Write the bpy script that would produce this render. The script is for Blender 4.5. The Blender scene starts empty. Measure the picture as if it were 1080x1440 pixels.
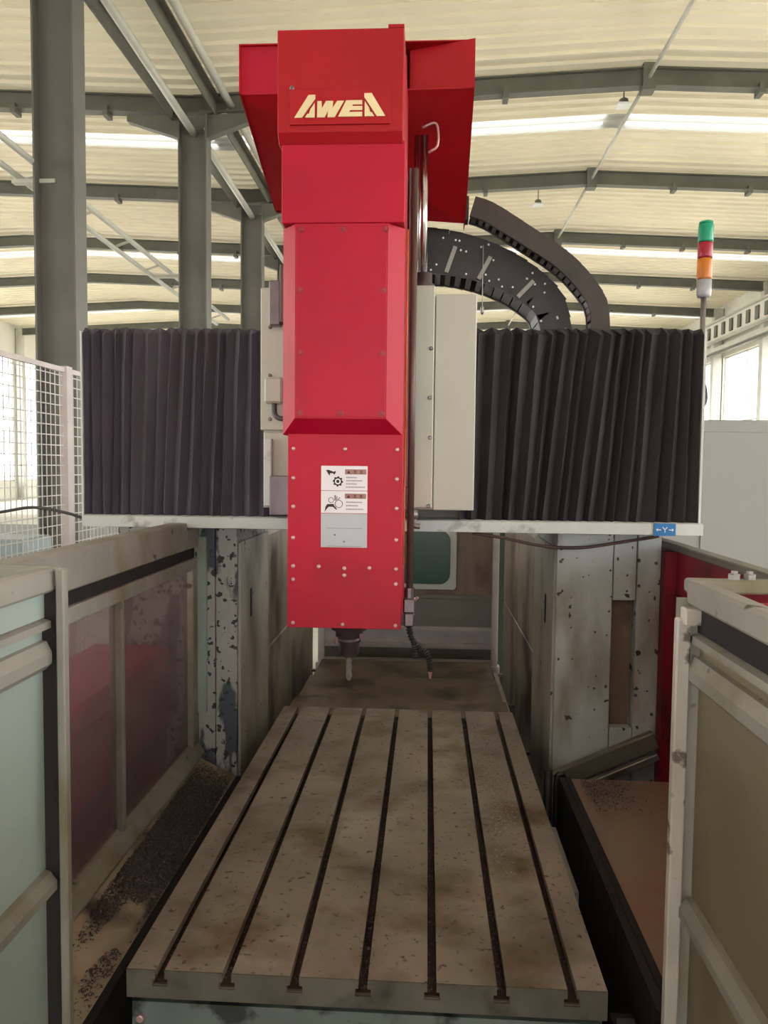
import bpy, bmesh, math, random
from mathutils import Vector, Matrix
random.seed(7)
scene = bpy.context.scene
C = scene.collection

# ---------------------------------------------------------------- camera, sky, exposure
CAM = Vector((0.167, 0.0, 2.388))
YAW, PITCH, ROLL = math.radians(3.23), math.radians(3.40), math.radians(0.62)
fw = Vector((-math.sin(YAW), math.cos(YAW), 0)); rt = Vector((math.cos(YAW), math.sin(YAW), 0)); up = Vector((0, 0, 1))
f2 = fw*math.cos(PITCH) - up*math.sin(PITCH); u2 = up*math.cos(PITCH) + fw*math.sin(PITCH)
r3 = rt*math.cos(ROLL) + u2*math.sin(ROLL); u3 = u2*math.cos(ROLL) - rt*math.sin(ROLL)
cd = bpy.data.cameras.new('camera'); cam = bpy.data.objects.new('camera', cd); C.objects.link(cam)
m = Matrix((r3, u3, -f2)).transposed().to_4x4(); m.translation = CAM; cam.matrix_world = m
cd.sensor_fit = 'VERTICAL'; cd.sensor_height = 36; cd.sensor_width = 27; cd.lens = 27.0; cd.clip_end = 300
scene.camera = cam
w = bpy.data.worlds.new('overcast'); scene.world = w; w.use_nodes = True
wb = w.node_tree.nodes['Background']; wb.inputs[0].default_value = (1.0, 0.985, 0.95, 1); wb.inputs[1].default_value = 2.2
vs = scene.view_settings
vs.view_transform = 'Standard'; vs.look = 'None'; vs.gamma = 1; vs.use_curve_mapping = False; vs.exposure = 1.85

# ---------------------------------------------------------------- materials
def srgb(r, g, b):
    f = lambda c: (c/255/12.92) if c/255 <= .04045 else ((c/255+.055)/1.055)**2.4
    return (f(r), f(g), f(b), 1)
def nd(nt, t, **kw):
    n = nt.nodes.new(t)
    for k, v in kw.items(): setattr(n, k, v)
    return n
def pmat(name, col, rough=.5, metal=0., var=.15, vscale=3., stretch=(1, 1, 1), dirt=None, dirt_lo=.55, dirt_hi=.65, dscale=5., dstretch=(1, 1, 1),
         dirt2=None, d2_lo=.6, d2_hi=.63, d2scale=30., bump=0., bscale=60., spec=.5):
    mt = bpy.data.materials.new(name); mt.use_nodes = True; nt = mt.node_tree; L = nt.links
    b = nt.nodes['Principled BSDF']; b.inputs['Roughness'].default_value = rough; b.inputs['Metallic'].default_value = metal
    b.inputs['Specular IOR Level'].default_value = spec
    geo = nd(nt, 'ShaderNodeNewGeometry')
    def noise(sc, st, detail=4):
        mp = nd(nt, 'ShaderNodeMapping'); mp.inputs['Scale'].default_value = st; L.new(geo.outputs['Position'], mp.inputs[0])
        n = nd(nt, 'ShaderNodeTexNoise'); n.inputs['Scale'].default_value = sc; n.inputs['Detail'].default_value = detail
        L.new(mp.outputs[0], n.inputs['Vector']); return n.outputs['Fac']
    def rng(x, lo, hi, a, c):
        r = nd(nt, 'ShaderNodeMapRange'); r.inputs[1].default_value = lo; r.inputs[2].default_value = hi; r.inputs[3].default_value = a; r.inputs[4].default_value = c
        L.new(x, r.inputs[0]); return r.outputs[0]
    def mix(f, a, c):
        x = nd(nt, 'ShaderNodeMix', data_type='RGBA'); L.new(f, x.inputs[0])
        for s, v in ((6, a), (7, c)):
            if isinstance(v, tuple): x.inputs[s].default_value = v
            else: L.new(v, x.inputs[s])
        return x.outputs[2]
    lo = tuple(c*(1-var) for c in col[:3])+(1,); hi = tuple(min(1, c*(1+var)) for c in col[:3])+(1,)
    out = mix(rng(noise(vscale, stretch), .3, .7, 0, 1), lo, hi)
    if dirt: out = mix(rng(noise(dscale, dstretch, 6), dirt_lo, dirt_hi, 0, 1), out, dirt)
    if dirt2: out = mix(rng(noise(d2scale, (1, 1, 1), 2), d2_lo, d2_hi, 0, 1), out, dirt2)
    L.new(out, b.inputs['Base Color'])
    if bump:
        bp = nd(nt, 'ShaderNodeBump'); bp.inputs['Strength'].default_value = bump; bp.inputs['Distance'].default_value = .01
        L.new(noise(bscale, (1, 1, 1)), bp.inputs['Height']); L.new(bp.outputs[0], b.inputs['Normal'])
    return mt
M = {}
M['red'] = pmat('red_paint', srgb(174, 3, 42), .45, var=.10, vscale=2.2, dirt=srgb(150, 6, 34), dirt_lo=.55, dirt_hi=.8, dscale=3, bump=.02, spec=.3)
M['red_dark'] = pmat('red_paint_cap', srgb(160, 10, 24), .45, var=.12, vscale=2.5, spec=.3)
M['red_old'] = pmat('dull_red_paint', srgb(140, 22, 46), .5, var=.2, vscale=2, dirt=srgb(60, 25, 30), dirt_lo=.5, dirt_hi=.75, dscale=3)
M['cream'] = pmat('cream_lettering', srgb(226, 205, 160), .5, var=.06)
M['steel'] = pmat('table_steel', srgb(160, 147, 137), .42, metal=.25, var=.25, vscale=2.4, dirt=srgb(98, 76, 44), dirt_lo=.5, dirt_hi=.72, dscale=3.2,
                  dirt2=srgb(84, 68, 56), d2_lo=.62, d2_hi=.74, d2scale=38, bump=.05, bscale=90)
M['edge'] = pmat('shaded_table_edge', srgb(96, 90, 82), .5, metal=.2, var=.25, vscale=6, dirt=srgb(60, 54, 48), dirt_lo=.5, dirt_hi=.7, dscale=8)  # darker table metal, shade painted onto the front face
M['rust'] = pmat('rusty_slot_floor', srgb(62, 44, 36), .7, var=.3, vscale=20)
M['skirt'] = pmat('dirty_green_grey', srgb(104, 112, 108), .6, var=.2, vscale=4, dirt=srgb(40, 44, 42), dirt_lo=.5, dirt_hi=.6, dscale=9, bump=.1)
M['waycover'] = pmat('oily_way_cover', srgb(112, 96, 78), .38, metal=.3, var=.25, vscale=2.5, dirt=srgb(52, 42, 34), dirt_lo=.5, dirt_hi=.7, dscale=4)
M['black'] = pmat('dull_black', srgb(26, 22, 23), .7, var=.3, vscale=5)
M['blackplastic'] = pmat('black_plastic', srgb(34, 30, 30), .45, var=.2, vscale=6)
M['brownplastic'] = pmat('brown_black_plastic', srgb(52, 42, 38), .5, var=.2, vscale=6)
M['bellows'] = pmat('bellows_fabric', srgb(40, 37, 41), .75, var=.18, vscale=2.5, stretch=(1, 1, .3), bump=.05)
M['bellows2'] = pmat('bellows_fabric_pale', srgb(78, 71, 82), .8, var=.25, vscale=2.0, stretch=(1.4, 1, .5), bump=.05)  # lighter purple grey for the left bellows
M['saddle'] = pmat('pale_grey_paint', srgb(184, 182, 170), .45, var=.05, vscale=2)
M['white_rail'] = pmat('white_grey_rail', srgb(196, 198, 196), .5, var=.08, vscale=4, dirt=srgb(120, 115, 110), dirt_lo=.62, dirt_hi=.75, dscale=8)
M['guard'] = pmat('weathered_guard_paint', srgb(142, 138, 130), .55, var=.16, vscale=2.6, dirt=srgb(112, 100, 66), dirt_lo=.52, dirt_hi=.72, dscale=3.5, dstretch=(1, 1, .5),
                  dirt2=srgb(70, 64, 56), d2_lo=.68, d2_hi=.74, d2scale=14, bump=.03)
M['guard_pale'] = pmat('pale_green_grey_sheet', srgb(158, 170, 164), .5, var=.08, vscale=2, dirt=srgb(120, 116, 96), dirt_lo=.55, dirt_hi=.75, dscale=3, dstretch=(1, 1, .4))
M['guard_warm'] = pmat('warm_grey_sheet', srgb(128, 117, 96), .5, var=.12, vscale=2, dirt=srgb(112, 92, 66), dirt_lo=.5, dirt_hi=.75, dscale=2.5, dstretch=(1, 1, .4))
M['stile'] = pmat('chipped_white_stile', srgb(196, 188, 182), .5, var=.1, vscale=6, dirt=srgb(110, 98, 92), dirt_lo=.58, dirt_hi=.64, dscale=12)
M['column_l'] = pmat('spotted_column_paint', srgb(168, 168, 164), .55, var=.08, vscale=3, dirt=srgb(76, 82, 92), dirt_lo=.53, dirt_hi=.57, dscale=5, dstretch=(1.6, 1, .5),
                     dirt2=srgb(52, 54, 56), d2_lo=.6, d2_hi=.62, d2scale=26)
M['column_r'] = pmat('pale_blue_grey_column', srgb(186, 192, 194), .5, var=.06, vscale=2, dirt=srgb(128, 116, 92), dirt_lo=.50, dirt_hi=.68, dscale=3.0, dstretch=(1, 1, .35),
                     dirt2=srgb(60, 54, 46), d2_lo=.66, d2_hi=.68, d2scale=20)
M['column_in'] = pmat('smeared_grey_plate', srgb(172, 166, 156), .5, var=.12, vscale=2.5, dirt=srgb(112, 104, 90), dirt_lo=.5, dirt_hi=.7, dscale=2.4, dstretch=(1, 1, .5), dirt2=srgb(70, 64, 58), d2_lo=.7, d2_hi=.72, d2scale=14)
M['inner'] = pmat('oily_inner_guard', srgb(160, 150, 138), .45, var=.2, vscale=2, dirt=srgb(66, 58, 50), dirt_lo=.48, dirt_hi=.66, dscale=2, dstretch=(1, 1, .6))
M['trough'] = pmat('trough_plate', srgb(168, 154, 134), .5, var=.2, vscale=3, dirt=srgb(72, 60, 52), dirt_lo=.5, dirt_hi=.66, dscale=4, bump=.05)
M['trough_r'] = pmat('reflection_tinted_trough', srgb(142, 122, 106), .45, var=.12, vscale=2, dirt=srgb(152, 98, 76), dirt_lo=.45, dirt_hi=.7, dscale=1.6)  # orange patches paint a reddish reflection into the plate
M['chip'] = pmat('steel_chips', srgb(176, 166, 160), .35, metal=.4, var=.6, vscale=70)
M['chip_dark'] = pmat('dark_steel_chips', srgb(88, 78, 82), .4, metal=.4, var=.6, vscale=90)
M['chrome'] = pmat('chrome_rod', srgb(200, 190, 190), .18, metal=1, var=.04)
M['darkmetal'] = pmat('dark_metal', srgb(108, 96, 100), .32, metal=.7, var=.2, vscale=9)
M['greymetal'] = pmat('grey_metal', srgb(140, 136, 132), .4, metal=.6, var=.12, vscale=8)
M['bolt'] = pmat('bolt_steel', srgb(190, 150, 150), .35, metal=.5, var=.1)
M['bolt_red'] = pmat('painted_screw', srgb(150, 30, 48), .4, var=.1)
M['pipe_brown'] = pmat('brown_pipe', srgb(92, 70, 66), .4, metal=.3, var=.12)
M['orange'] = pmat('orange_cord', srgb(206, 92, 40), .5, var=.08)
M['label'] = pmat('label_white', srgb(226, 218, 224), .45, var=.02)
M['label_grey'] = pmat('label_plate_grey', srgb(170, 168, 174), .4, metal=.2, var=.04)
M['label_band'] = pmat('label_band', srgb(160, 110, 104), .5, var=.05)
M['print'] = pmat('black_print', srgb(40, 30, 38), .6, var=.05)
M['print_grey'] = pmat('grey_print', srgb(130, 122, 132), .6, var=.05)
M['blue'] = pmat('blue_sticker', srgb(28, 110, 176), .45, var=.05)
M['white'] = pmat('white_print', srgb(235, 235, 235), .5, var=.02)
M['rear'] = pmat('brown_rear_panel', srgb(128, 108, 94), .55, var=.15, vscale=3, stretch=(3, 1, .5), dirt=srgb(76, 62, 54), dirt_lo=.5, dirt_hi=.7, dscale=3)
M['rear_grey'] = pmat('grey_rear_panel', srgb(112, 108, 100), .5, var=.12, vscale=3)
M['rear_rail'] = pmat('lilac_grey_rail', srgb(182, 172, 170), .5, var=.15, vscale=5)
M['roof'] = pmat('cream_roof_sheet', srgb(244, 236, 215), .5, var=.05, vscale=.5)
M['rafter'] = pmat('grey_green_steel', srgb(100, 100, 90), .6, var=.15, vscale=1.2)
M['column_b'] = pmat('grey_building_steel', srgb(102, 100, 94), .55, var=.12, vscale=1.0)
M['pipe_pale'] = pmat('pale_steel_pipe', srgb(188, 186, 176), .45, var=.08, vscale=2)
M['wall'] = pmat('pale_wall_cladding', srgb(214, 212, 200), .6, var=.06, vscale=.6)
M['floor'] = pmat('concrete_floor', srgb(198, 194, 184), .6, var=.10, vscale=.7, dirt=srgb(165, 160, 150), dirt_lo=.52, dirt_hi=.7, dscale=.9)
M['cabinet'] = pmat('light_grey_cabinet', srgb(150, 149, 146), .5, var=.03, vscale=1)
M['wire'] = pmat('pale_wire', srgb(196, 192, 190), .5, var=.1)
M['fence'] = pmat('fence_post', srgb(196, 184, 182), .5, var=.08, vscale=4)
M['blue_machine'] = pmat('blue_machine_paint', srgb(130, 142, 148), .5, var=.1)
M['green_dark'] = pmat('dark_green_panel', srgb(52, 66, 54), .5, var=.2)
M['cable'] = pmat('grey_cable', srgb(70, 66, 66), .5, var=.05)
def glassmat(name, tint, alpha, rough=.15, diff=None):
    mt = bpy.data.materials.new(name); mt.use_nodes = True; nt = mt.node_tree; L = nt.links; nt.nodes.clear()
    o = nd(nt, 'ShaderNodeOutputMaterial'); t = nd(nt, 'ShaderNodeBsdfTransparent'); t.inputs[0].default_value = tint
    b = nd(nt, 'ShaderNodeBsdfPrincipled'); b.inputs['Base Color'].default_value = diff or tint; b.inputs['Roughness'].default_value = rough
    n = nd(nt, 'ShaderNodeTexNoise'); n.inputs['Scale'].default_value = 4; g = nd(nt, 'ShaderNodeNewGeometry'); L.new(g.outputs['Position'], n.inputs['Vector'])
    r = nd(nt, 'ShaderNodeMapRange'); r.inputs[3].default_value = alpha-.08; r.inputs[4].default_value = alpha+.08; L.new(n.outputs['Fac'], r.inputs[0])
    x = nd(nt, 'ShaderNodeMixShader'); L.new(r.outputs[0], x.inputs[0]); L.new(t.outputs[0], x.inputs[1]); L.new(b.outputs[0], x.inputs[2]); L.new(x.outputs[0], o.inputs[0])
    return mt
M['pane'] = glassmat('clear_window_pane', (.97, .98, .98, 1), .10, .1, (.8, .82, .82, 1))
M['guard_pane'] = glassmat('grimy_guard_pane', (.93, .90, .90, 1), .50, .16, srgb(134, 112, 116))
M['teal_pane'] = glassmat('teal_pane', srgb(60, 140, 124), .7, .15, srgb(34, 92, 82))
def lampmat(name, col):
    mt = pmat(name, col, .2, var=.05); b = mt.node_tree.nodes['Principled BSDF']; b.inputs['Transmission Weight'].default_value = .25; return mt
M['lamp_green'] = lampmat('green_lens', srgb(10, 165, 125)); M['lamp_red'] = lampmat('red_lens', srgb(175, 35, 60)); M['lamp_orange'] = lampmat('orange_lens', srgb(220, 130, 40))
def skymat():
    mt = bpy.data.materials.new('skylight_fibreglass'); mt.use_nodes = True; nt = mt.node_tree; L = nt.links; nt.nodes.clear()
    o = nd(nt, 'ShaderNodeOutputMaterial'); t = nd(nt, 'ShaderNodeBsdfTranslucent'); t.inputs[0].default_value = (.34, .34, .33, 1)
    d = nd(nt, 'ShaderNodeBsdfDiffuse'); d.inputs[0].default_value = (.8, .8, .76, 1); x = nd(nt, 'ShaderNodeMixShader'); x.inputs[0].default_value = .5
    L.new(t.outputs[0], x.inputs[1]); L.new(d.outputs[0], x.inputs[2]); L.new(x.outputs[0], o.inputs[0]); return mt
M['skylight'] = skymat()

# ---------------------------------------------------------------- mesh helpers
class MB:
    def __init__(s): s.v = []; s.f = []
    def add(s, vs_, fs):
        n = len(s.v); s.v += [tuple(p) for p in vs_]; s.f += [tuple(i+n for i in q) for q in fs]; return s
    def box(s, x0, x1, y0, y1, z0, z1):
        return s.add([(x0, y0, z0), (x1, y0, z0), (x1, y1, z0), (x0, y1, z0), (x0, y0, z1), (x1, y0, z1), (x1, y1, z1), (x0, y1, z1)],
                     [(0, 3, 2, 1), (4, 5, 6, 7), (0, 1, 5, 4), (1, 2, 6, 5), (2, 3, 7, 6), (3, 0, 4, 7)])
    def obox(s, c, d, rot=Matrix()):
        q = MB().box(-d[0]/2, d[0]/2, -d[1]/2, d[1]/2, -d[2]/2, d[2]/2); r = rot.to_3x3()
        return s.add([r @ Vector(p) + Vector(c) for p in q.v], q.f)
    def bar(s, a, b, wd, ht, upv=(0, 0, 1)):
        a = Vector(a); b = Vector(b); d = (b-a).normalized(); u = Vector(upv); sd = d.cross(u).normalized(); u = sd.cross(d)
        P = [p + sd*i*wd/2 + u*j*ht/2 for p in (a, b) for i, j in ((-1, -1), (1, -1), (1, 1), (-1, 1))]
        return s.add(P, [(0, 3, 2, 1), (4, 5, 6, 7), (0, 1, 5, 4), (1, 2, 6, 5), (2, 3, 7, 6), (3, 0, 4, 7)][:] )
    def prism(s, pts, axis, a0, a1):
        # pts: 2-D outline; axis 'x': (y,z), 'y': (x,z), 'z': (x,y)
        f = {'x': lambda p, a: (a, p[0], p[1]), 'y': lambda p, a: (p[0], a, p[1]), 'z': lambda p, a: (p[0], p[1], a)}[axis]
        n = len(pts)
        return s.add([f(p, a0) for p in pts]+[f(p, a1) for p in pts], [tuple(range(n)), tuple(range(2*n-1, n-1, -1))]+[((i+1) % n, i, n+i, n+(i+1) % n) for i in range(n)])
    def tube(s, pts, r, n=10, caps=True):
        pts = [Vector(p) for p in pts]; rs = r if isinstance(r, (list, tuple)) else [r]*len(pts); V = []; F = []
        up_ = Vector((0, 0, 1)) if abs((pts[1]-pts[0]).normalized().z) < .9 else Vector((1, 0, 0))
        for i, p in enumerate(pts):
            d = (pts[min(i+1, len(pts)-1)]-pts[max(i-1, 0)]).normalized(); sd = d.cross(up_).normalized(); up_ = sd.cross(d)
            V += [p+(sd*math.cos(t)+up_*math.sin(t))*rs[i] for t in [2*math.pi*k/n for k in range(n)]]
        for i in range(len(pts)-1):
            F += [(i*n+k, i*n+(k+1) % n, (i+1)*n+(k+1) % n, (i+1)*n+k) for k in range(n)]
        if caps: F += [tuple(range(n-1, -1, -1)), tuple((len(pts)-1)*n+k for k in range(n))]
        return s.add(V, F)
    def lathe(s, cx, cy, prof, n=24):
        V = []; F = []
        for r, z in prof: V += [(cx+r*math.cos(2*math.pi*k/n), cy+r*math.sin(2*math.pi*k/n), z) for k in range(n)]
        for i in range(len(prof)-1): F += [(i*n+k, i*n+(k+1) % n, (i+1)*n+(k+1) % n, (i+1)*n+k) for k in range(n)]
        F += [tuple(range(n-1, -1, -1)), tuple((len(prof)-1)*n+k for k in range(n))]
        return s.add(V, F)
    def mesh(s, name, mat, bevel=0, smooth=False, off=(0, 0, 0)):
        me = bpy.data.meshes.new(name); o = Vector(off); me.from_pydata([Vector(p)-o for p in s.v], [], s.f)
        bm = bmesh.new(); bm.from_mesh(me); bmesh.ops.recalc_face_normals(bm, faces=bm.faces)
        if bevel: bmesh.ops.bevel(bm, geom=[e for e in bm.edges if len(e.link_faces) == 2 and e.calc_face_angle(0) > .5], offset=bevel, segments=1, affect='EDGES', profile=.5)
        bm.to_mesh(me); bm.free()
        if smooth: me.shade_smooth() if smooth is True else me.shade_auto_smooth() if hasattr(me, 'shade_auto_smooth') else me.shade_smooth()
        me.materials.append(M[mat]); return me
    def build(s, name, mat, parent=None, bevel=0, smooth=False):
        if parent is not None:
            off = Vector((0, 0, 0)); q = parent
            o = bpy.data.objects.new(name, s.mesh(name, mat, bevel, smooth, ORG[parent.name])); C.objects.link(o); o.parent = parent; ORG[o.name] = ORG[parent.name]
            return o
        xs = [p[0] for p in s.v]; ys = [p[1] for p in s.v]; zs = [p[2] for p in s.v]
        off = Vector(((min(xs)+max(xs))/2, (min(ys)+max(ys))/2, min(zs)))
        o = bpy.data.objects.new(name, s.mesh(name, mat, bevel, smooth, off)); C.objects.link(o); o.location = off; ORG[o.name] = off
        return o
ORG = {}
def tag(o, label=None, cat=None, group=None, kind=None):
    for k, v in (('label', label), ('category', cat), ('group', group), ('kind', kind)):
        if v: o[k] = v
    return o
def thing(name, label, cat, loc, group=None):
    o = bpy.data.objects.new(name, None); C.objects.link(o); o.location = loc; o.empty_display_size = .1; ORG[o.name] = Vector(loc)
    return tag(o, label, cat, group)
def setting(name, loc=(0, 0, 0)):
    o = bpy.data.objects.new(name, None); C.objects.link(o); o.location = loc; ORG[o.name] = Vector(loc); o['kind'] = 'structure'; return o
def inst(name, me, parent, loc, rot=None, scale=None):
    o = bpy.data.objects.new(name, me); C.objects.link(o); o.parent = parent; o.location = Vector(loc)-ORG[parent.name]
    if rot: o.rotation_euler = rot
    if scale: o.scale = scale
    ORG[o.name] = Vector(loc); return o
def B(*a): return MB().box(*a)
def smooth_path(pts, n=8):
    P = [Vector(p) for p in pts]; P = [P[0]*2-P[1]]+P+[P[-1]*2-P[-2]]; out = []
    for i in range(1, len(P)-2):
        for k in range(n):
            t = k/n; a, b, c, d = P[i-1:i+3]
            out.append(.5*((2*b)+(c-a)*t+(2*a-5*b+4*c-d)*t*t+(3*b-a-3*c+d)*t**3))
    return out+[P[-2]]

# ---------------------------------------------------------------- the hall
BAY = 6.0; VX, RX, EX, LR, LX = -5.4, 4.95, 15.6, -15.75, -26.1      # valley, ridge, right eave, left ridge, left wall
RZ = 11.32; SL = .045
def roofz(x): return RZ-abs(x-RX)*SL if x > VX else RZ-abs(x-LR)*SL
Y0, Y1 = -24.0, 60.0  # hall carried on unseen behind the camera to cut front light
fl = B(-60, 60, -60, 90, -.2, 0).build('floor', 'floor'); fl['kind'] = 'structure'
ceil = setting('ceiling', (0, 0, 11))
def sheet_mesh(length, mat, name, ribs=2, width=BAY/7):
    prof = []
    p = width/ribs
    for i in range(ribs):
        y = i*p; prof += [(y, 0), (y+p-.075, 0), (y+p-.068, -.08), (y+p-.012, -.08), (y+p-.005, 0)]
    prof.append((width, 0)); mb = MB(); n = len(prof)
    mb.add([(0, y, z) for y, z in prof]+[(length, y, z) for y, z in prof], [(i, i+1, n+i+1, n+i) for i in range(n-1)])
    return mb.mesh(name, mat)
slopes = [(VX, RX), (RX, EX), (LR, VX), (LX, LR)]
for a, b in slopes:
    za, zb = roofz(a), roofz(b)
    ang = math.atan2(zb-za, b-a); ln = math.hypot(zb-za, b-a)
    me = sheet_mesh(ln, 'roof', 'roof_sheet'); ms = sheet_mesh(ln, 'skylight', 'skylight_sheet')
    for bay in range(4, 14):
        y = Y0+bay*BAY
        for k in range(7):
            sky = (k == 3 and bay % 2 == 1)
            inst('skylight_sheet' if sky else 'roof_sheet', ms if sky else me, ceil, (a, y+k*BAY/7, za+.24), (0, -ang, 0))
    for nm, mt, ks, bays in (('roof_sheeting', 'roof', (0, 1, 2, 4, 5, 6), (0, 1, 2, 3)), ('skylight_sheeting', 'skylight', (3,), (0, 1, 2, 3))):
        mb = MB(); src = [tuple(v.co) for v in me.vertices]; fs = [tuple(p.vertices) for p in me.polygons]
        for bay in bays:
            for k in ks:
                mb.add([(a+x*math.cos(ang)-z*math.sin(ang), Y0+bay*BAY+k*BAY/7+y, za+.24+x*math.sin(ang)+z*math.cos(ang)) for x, y, z in src], fs)
        mb.build(nm, mt, ceil)['kind'] = 'stuff'
def rafter_mb(y):
    mb = MB(); pts = [(LX, roofz(LX)), (LR, roofz(LR)), (VX, RZ-(RX-VX)*SL), (RX, RZ), (EX, roofz(EX))]
    for (xa, za), (xb, zb) in zip(pts[:-1], pts[1:]):
        for dz, h, wd in ((-.02, .03, .26), (-.40, .03, .26), (-.21, .36, .05)):
            mb.add([(x, y+sy*wd/2, z+dz+sz*h/2) for x, z in ((xa, za), (xb, zb)) for sy, sz in ((-1, -1), (1, -1), (1, 1), (-1, 1))],
                   [(0, 3, 2, 1), (4, 5, 6, 7), (0, 1, 5, 4), (1, 2, 6, 5), (2, 3, 7, 6), (3, 0, 4, 7)])
    return mb
for i in range(15):
    y = Y0+BAY*i
    rf = rafter_mb(y).build('rafter', 'rafter', ceil)
    B(RX-.14, RX+.14, y-.16, y+.16, RZ-.52, RZ+.06).build('ridge_plate', 'rafter', ceil)
    for x in (-20.5, -12, -9.6, -7.4, -.2, 1.8, 7.4, 9.6, 12):      # purlin cleats below the rafter
        B(x-.06, x+.06, y-.16, y+.16, roofz(x)-.52, roofz(x)-.3).build('cleat', 'rafter', ceil)
for i in range(14):
    y = Y0+BAY*i
    MB().tube([(RX, y+.1, RZ-.25), (RX, y+BAY-.1, RZ-.25)], .045, 8).build('ridge_strut', 'pipe_pale', ceil, smooth=True)
    if i >= 2:
        for x0, x1 in ((-4.5, -.2),):
            if i in (8, 11): MB().tube([(x0, y, roofz(x0)-.3), (x1, y+BAY, roofz(x1)-.3)], .02, 6).tube([(x1, y, roofz(x1)-.3), (x0, y+BAY, roofz(x0)-.3)], .02, 6).build('cross_brace', 'pipe_pale', ceil)
B(VX-.3, VX+.3, Y0, Y1, roofz(VX)+.262, roofz(VX)+.30).build('valley_gutter', 'rafter', ceil); B(RX-.3, RX+.3, Y0, Y1, RZ+.262, RZ+.28).build('ridge_cap', 'roof', ceil); B(LR-.3, LR+.3, Y0, Y1, RZ+.262, RZ+.28).build('ridge_cap', 'roof', ceil)
# valley girders and struts along the column row
for i in range(4, 14):
    y = Y0+BAY*i
    MB().box(-5.95, -5.7, y, y+BAY, 10.62, 10.66).box(-5.84, -5.81, y, y+BAY, 10.3, 10.64).build('valley_girder', 'rafter', ceil)
    MB().box(-4.95, -4.7, y, y+BAY, 10.72, 10.76).box(-4.84, -4.81, y, y+BAY, 10.4, 10.74).build('valley_girder', 'rafter', ceil)
    MB().tube([(-5.35, y+.05, 10.2), (-5.35, y+BAY-.05, 10.02)], .085, 10).build('strut_pipe', 'pipe_pale', ceil, smooth=True)
    MB().tube([(-4.47, y, 10.62), (-4.47, y+BAY, 10.62)], .085, 10).build('strut_pipe', 'pipe_pale', ceil, smooth=True)
    if i > 5: MB().bar((-5.1, y, 10.1), (-4.47, y, 10.6), .08, .08).build('strut_bracket', 'pipe_pale', ceil)
# column row
names = {12: 'grey steel building column standing behind the wire mesh fence', 18: 'grey steel building column, second along the row from the mesh fence',
         24: 'grey steel building column beside the red head, third along the row', 30: 'grey steel building column, fourth along the row', 36: 'grey steel building column, fifth along the row'}
for y, dx in ((12, -.24), (18, .07), (24, .05), (30, 0), (36, 0)):
    t = thing('building_column', names[y], 'column', (-5.4+dx, y, 0), 'steel columns along the valley row')
    B(-5.72+dx, -5.1+dx, y-.02, y+.02, 0, 10.4).build('web', 'column_b', t)
    B(-5.74+dx, -5.71+dx, y-.2, y+.2, 0, 10.4).build('flange', 'column_b', t); B(-5.11+dx, -5.08+dx, y-.2, y+.2, 0, 10.4).build('flange', 'column_b', t)
    B(-5.8+dx, -5.0+dx, y-.3, y+.3, 0, .03).build('base_plate', 'column_b', t)
    MB().prism([(-5.08+dx, 9.9), (-5.08+dx, 10.42), (-3.9, 10.44), (-3.9, 10.3)], 'y', y-.1, y+.1).build('haunch', 'rafter', t)
    MB().prism([(-5.74+dx, 9.9), (-5.74+dx, 10.42), (-6.9, 10.44), (-6.9, 10.3)], 'y', y-.1, y+.1).build('haunch', 'rafter', t)
# cable ladder on the outer side of the row
t = thing('cable_ladder', 'pale steel cable ladder with rungs running along the building columns', 'cable ladder', (-6, 6, 7))
for x, z in ((-6.0, 7.14), (-6.35, 7.0)): MB().tube([(x, 6, z), (x, 23.5, z-.32)], .05, 8).build('rail', 'pipe_pale', t, smooth=True)
for k in range(10):
    yy = 7.0+k*1.75; d = (yy-6)/17.5*.32
    MB().tube([(-5.97, yy, 7.14-d), (-6.38, yy, 7.0-d)], .025, 6).build('rung', 'pipe_pale', t)
for yy in (12, 18):
    B(-6.4, -5.7, yy-.06, yy+.06, 6.75, 6.81).build('bracket', 'pipe_pale', t)

for nm, x, y, z in (('white high bay lamp hanging by the roof ridge frame', 4.55, 18.5, 10.72), ('white high bay lamp hanging farther along the roof ridge', 3.6, 25.6, 10.85)):
    t = thing('high_bay_lamp', nm, 'lamp', (x, y, z)); B(x-.16, x+.16, y-.16, y+.16, z, z+.05).build('diffuser', 'white', t, .01)
    MB().lathe(x, y, [(.12, z+.05), (.1, z+.16), (.03, z+.2), (.015, z+.22), (.015, z+.75)], 12).build('housing', 'rafter', t, smooth='a')
# side walls with window bands
def wall(name, x, zwin, ys, thick, wn):
    z0, z1 = zwin; xa, xb = (x-thick, x) if x < 0 else (x, x+thick)
    wl = setting(name, (x, 27, 0)); top = roofz(x)+.262
    B(xa, xb, Y0, Y1, 0, z0).build('lower_cladding', 'wall', wl); B(xa, xb, Y0, Y1, z1, top).build('upper_cladding', 'wall', wl)
    for i in range(len(ys)-1):
        B(xa, xb, ys[i]-.25, ys[i]+.25, z0, z1).build('pier', 'wall', wl)
    wi = setting(wn, (x, 27, z0))
    xm = (xa+xb)/2
    for i in range(len(ys)-1):
        a, b = ys[i]+.25, ys[i+1]-.25
        fr = MB()
        for yy in (a, (a+b)/2, b): fr.box(xm-.04, xm+.04, yy-.04, yy+.04, z0, z1)
        for zz in (z0+.04, (z0+z1)/2, z1-.04): fr.box(xm-.04, xm+.04, a, b, zz-.04, zz+.04)
        fr.build('window_frame', 'pipe_pale', wi)
        for p in (0, 1):
            ya, yb = (a, (a+b)/2) if p == 0 else ((a+b)/2, b)
            for za, zb in ((z0, (z0+z1)/2), ((z0+z1)/2, z1)): B(xm-.006, xm+.006, ya+.04, yb-.04, za+.06, zb-.06).build('pane', 'pane', wi)
    return wl
ysw = [Y0+6*i for i in range(15)]
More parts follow.
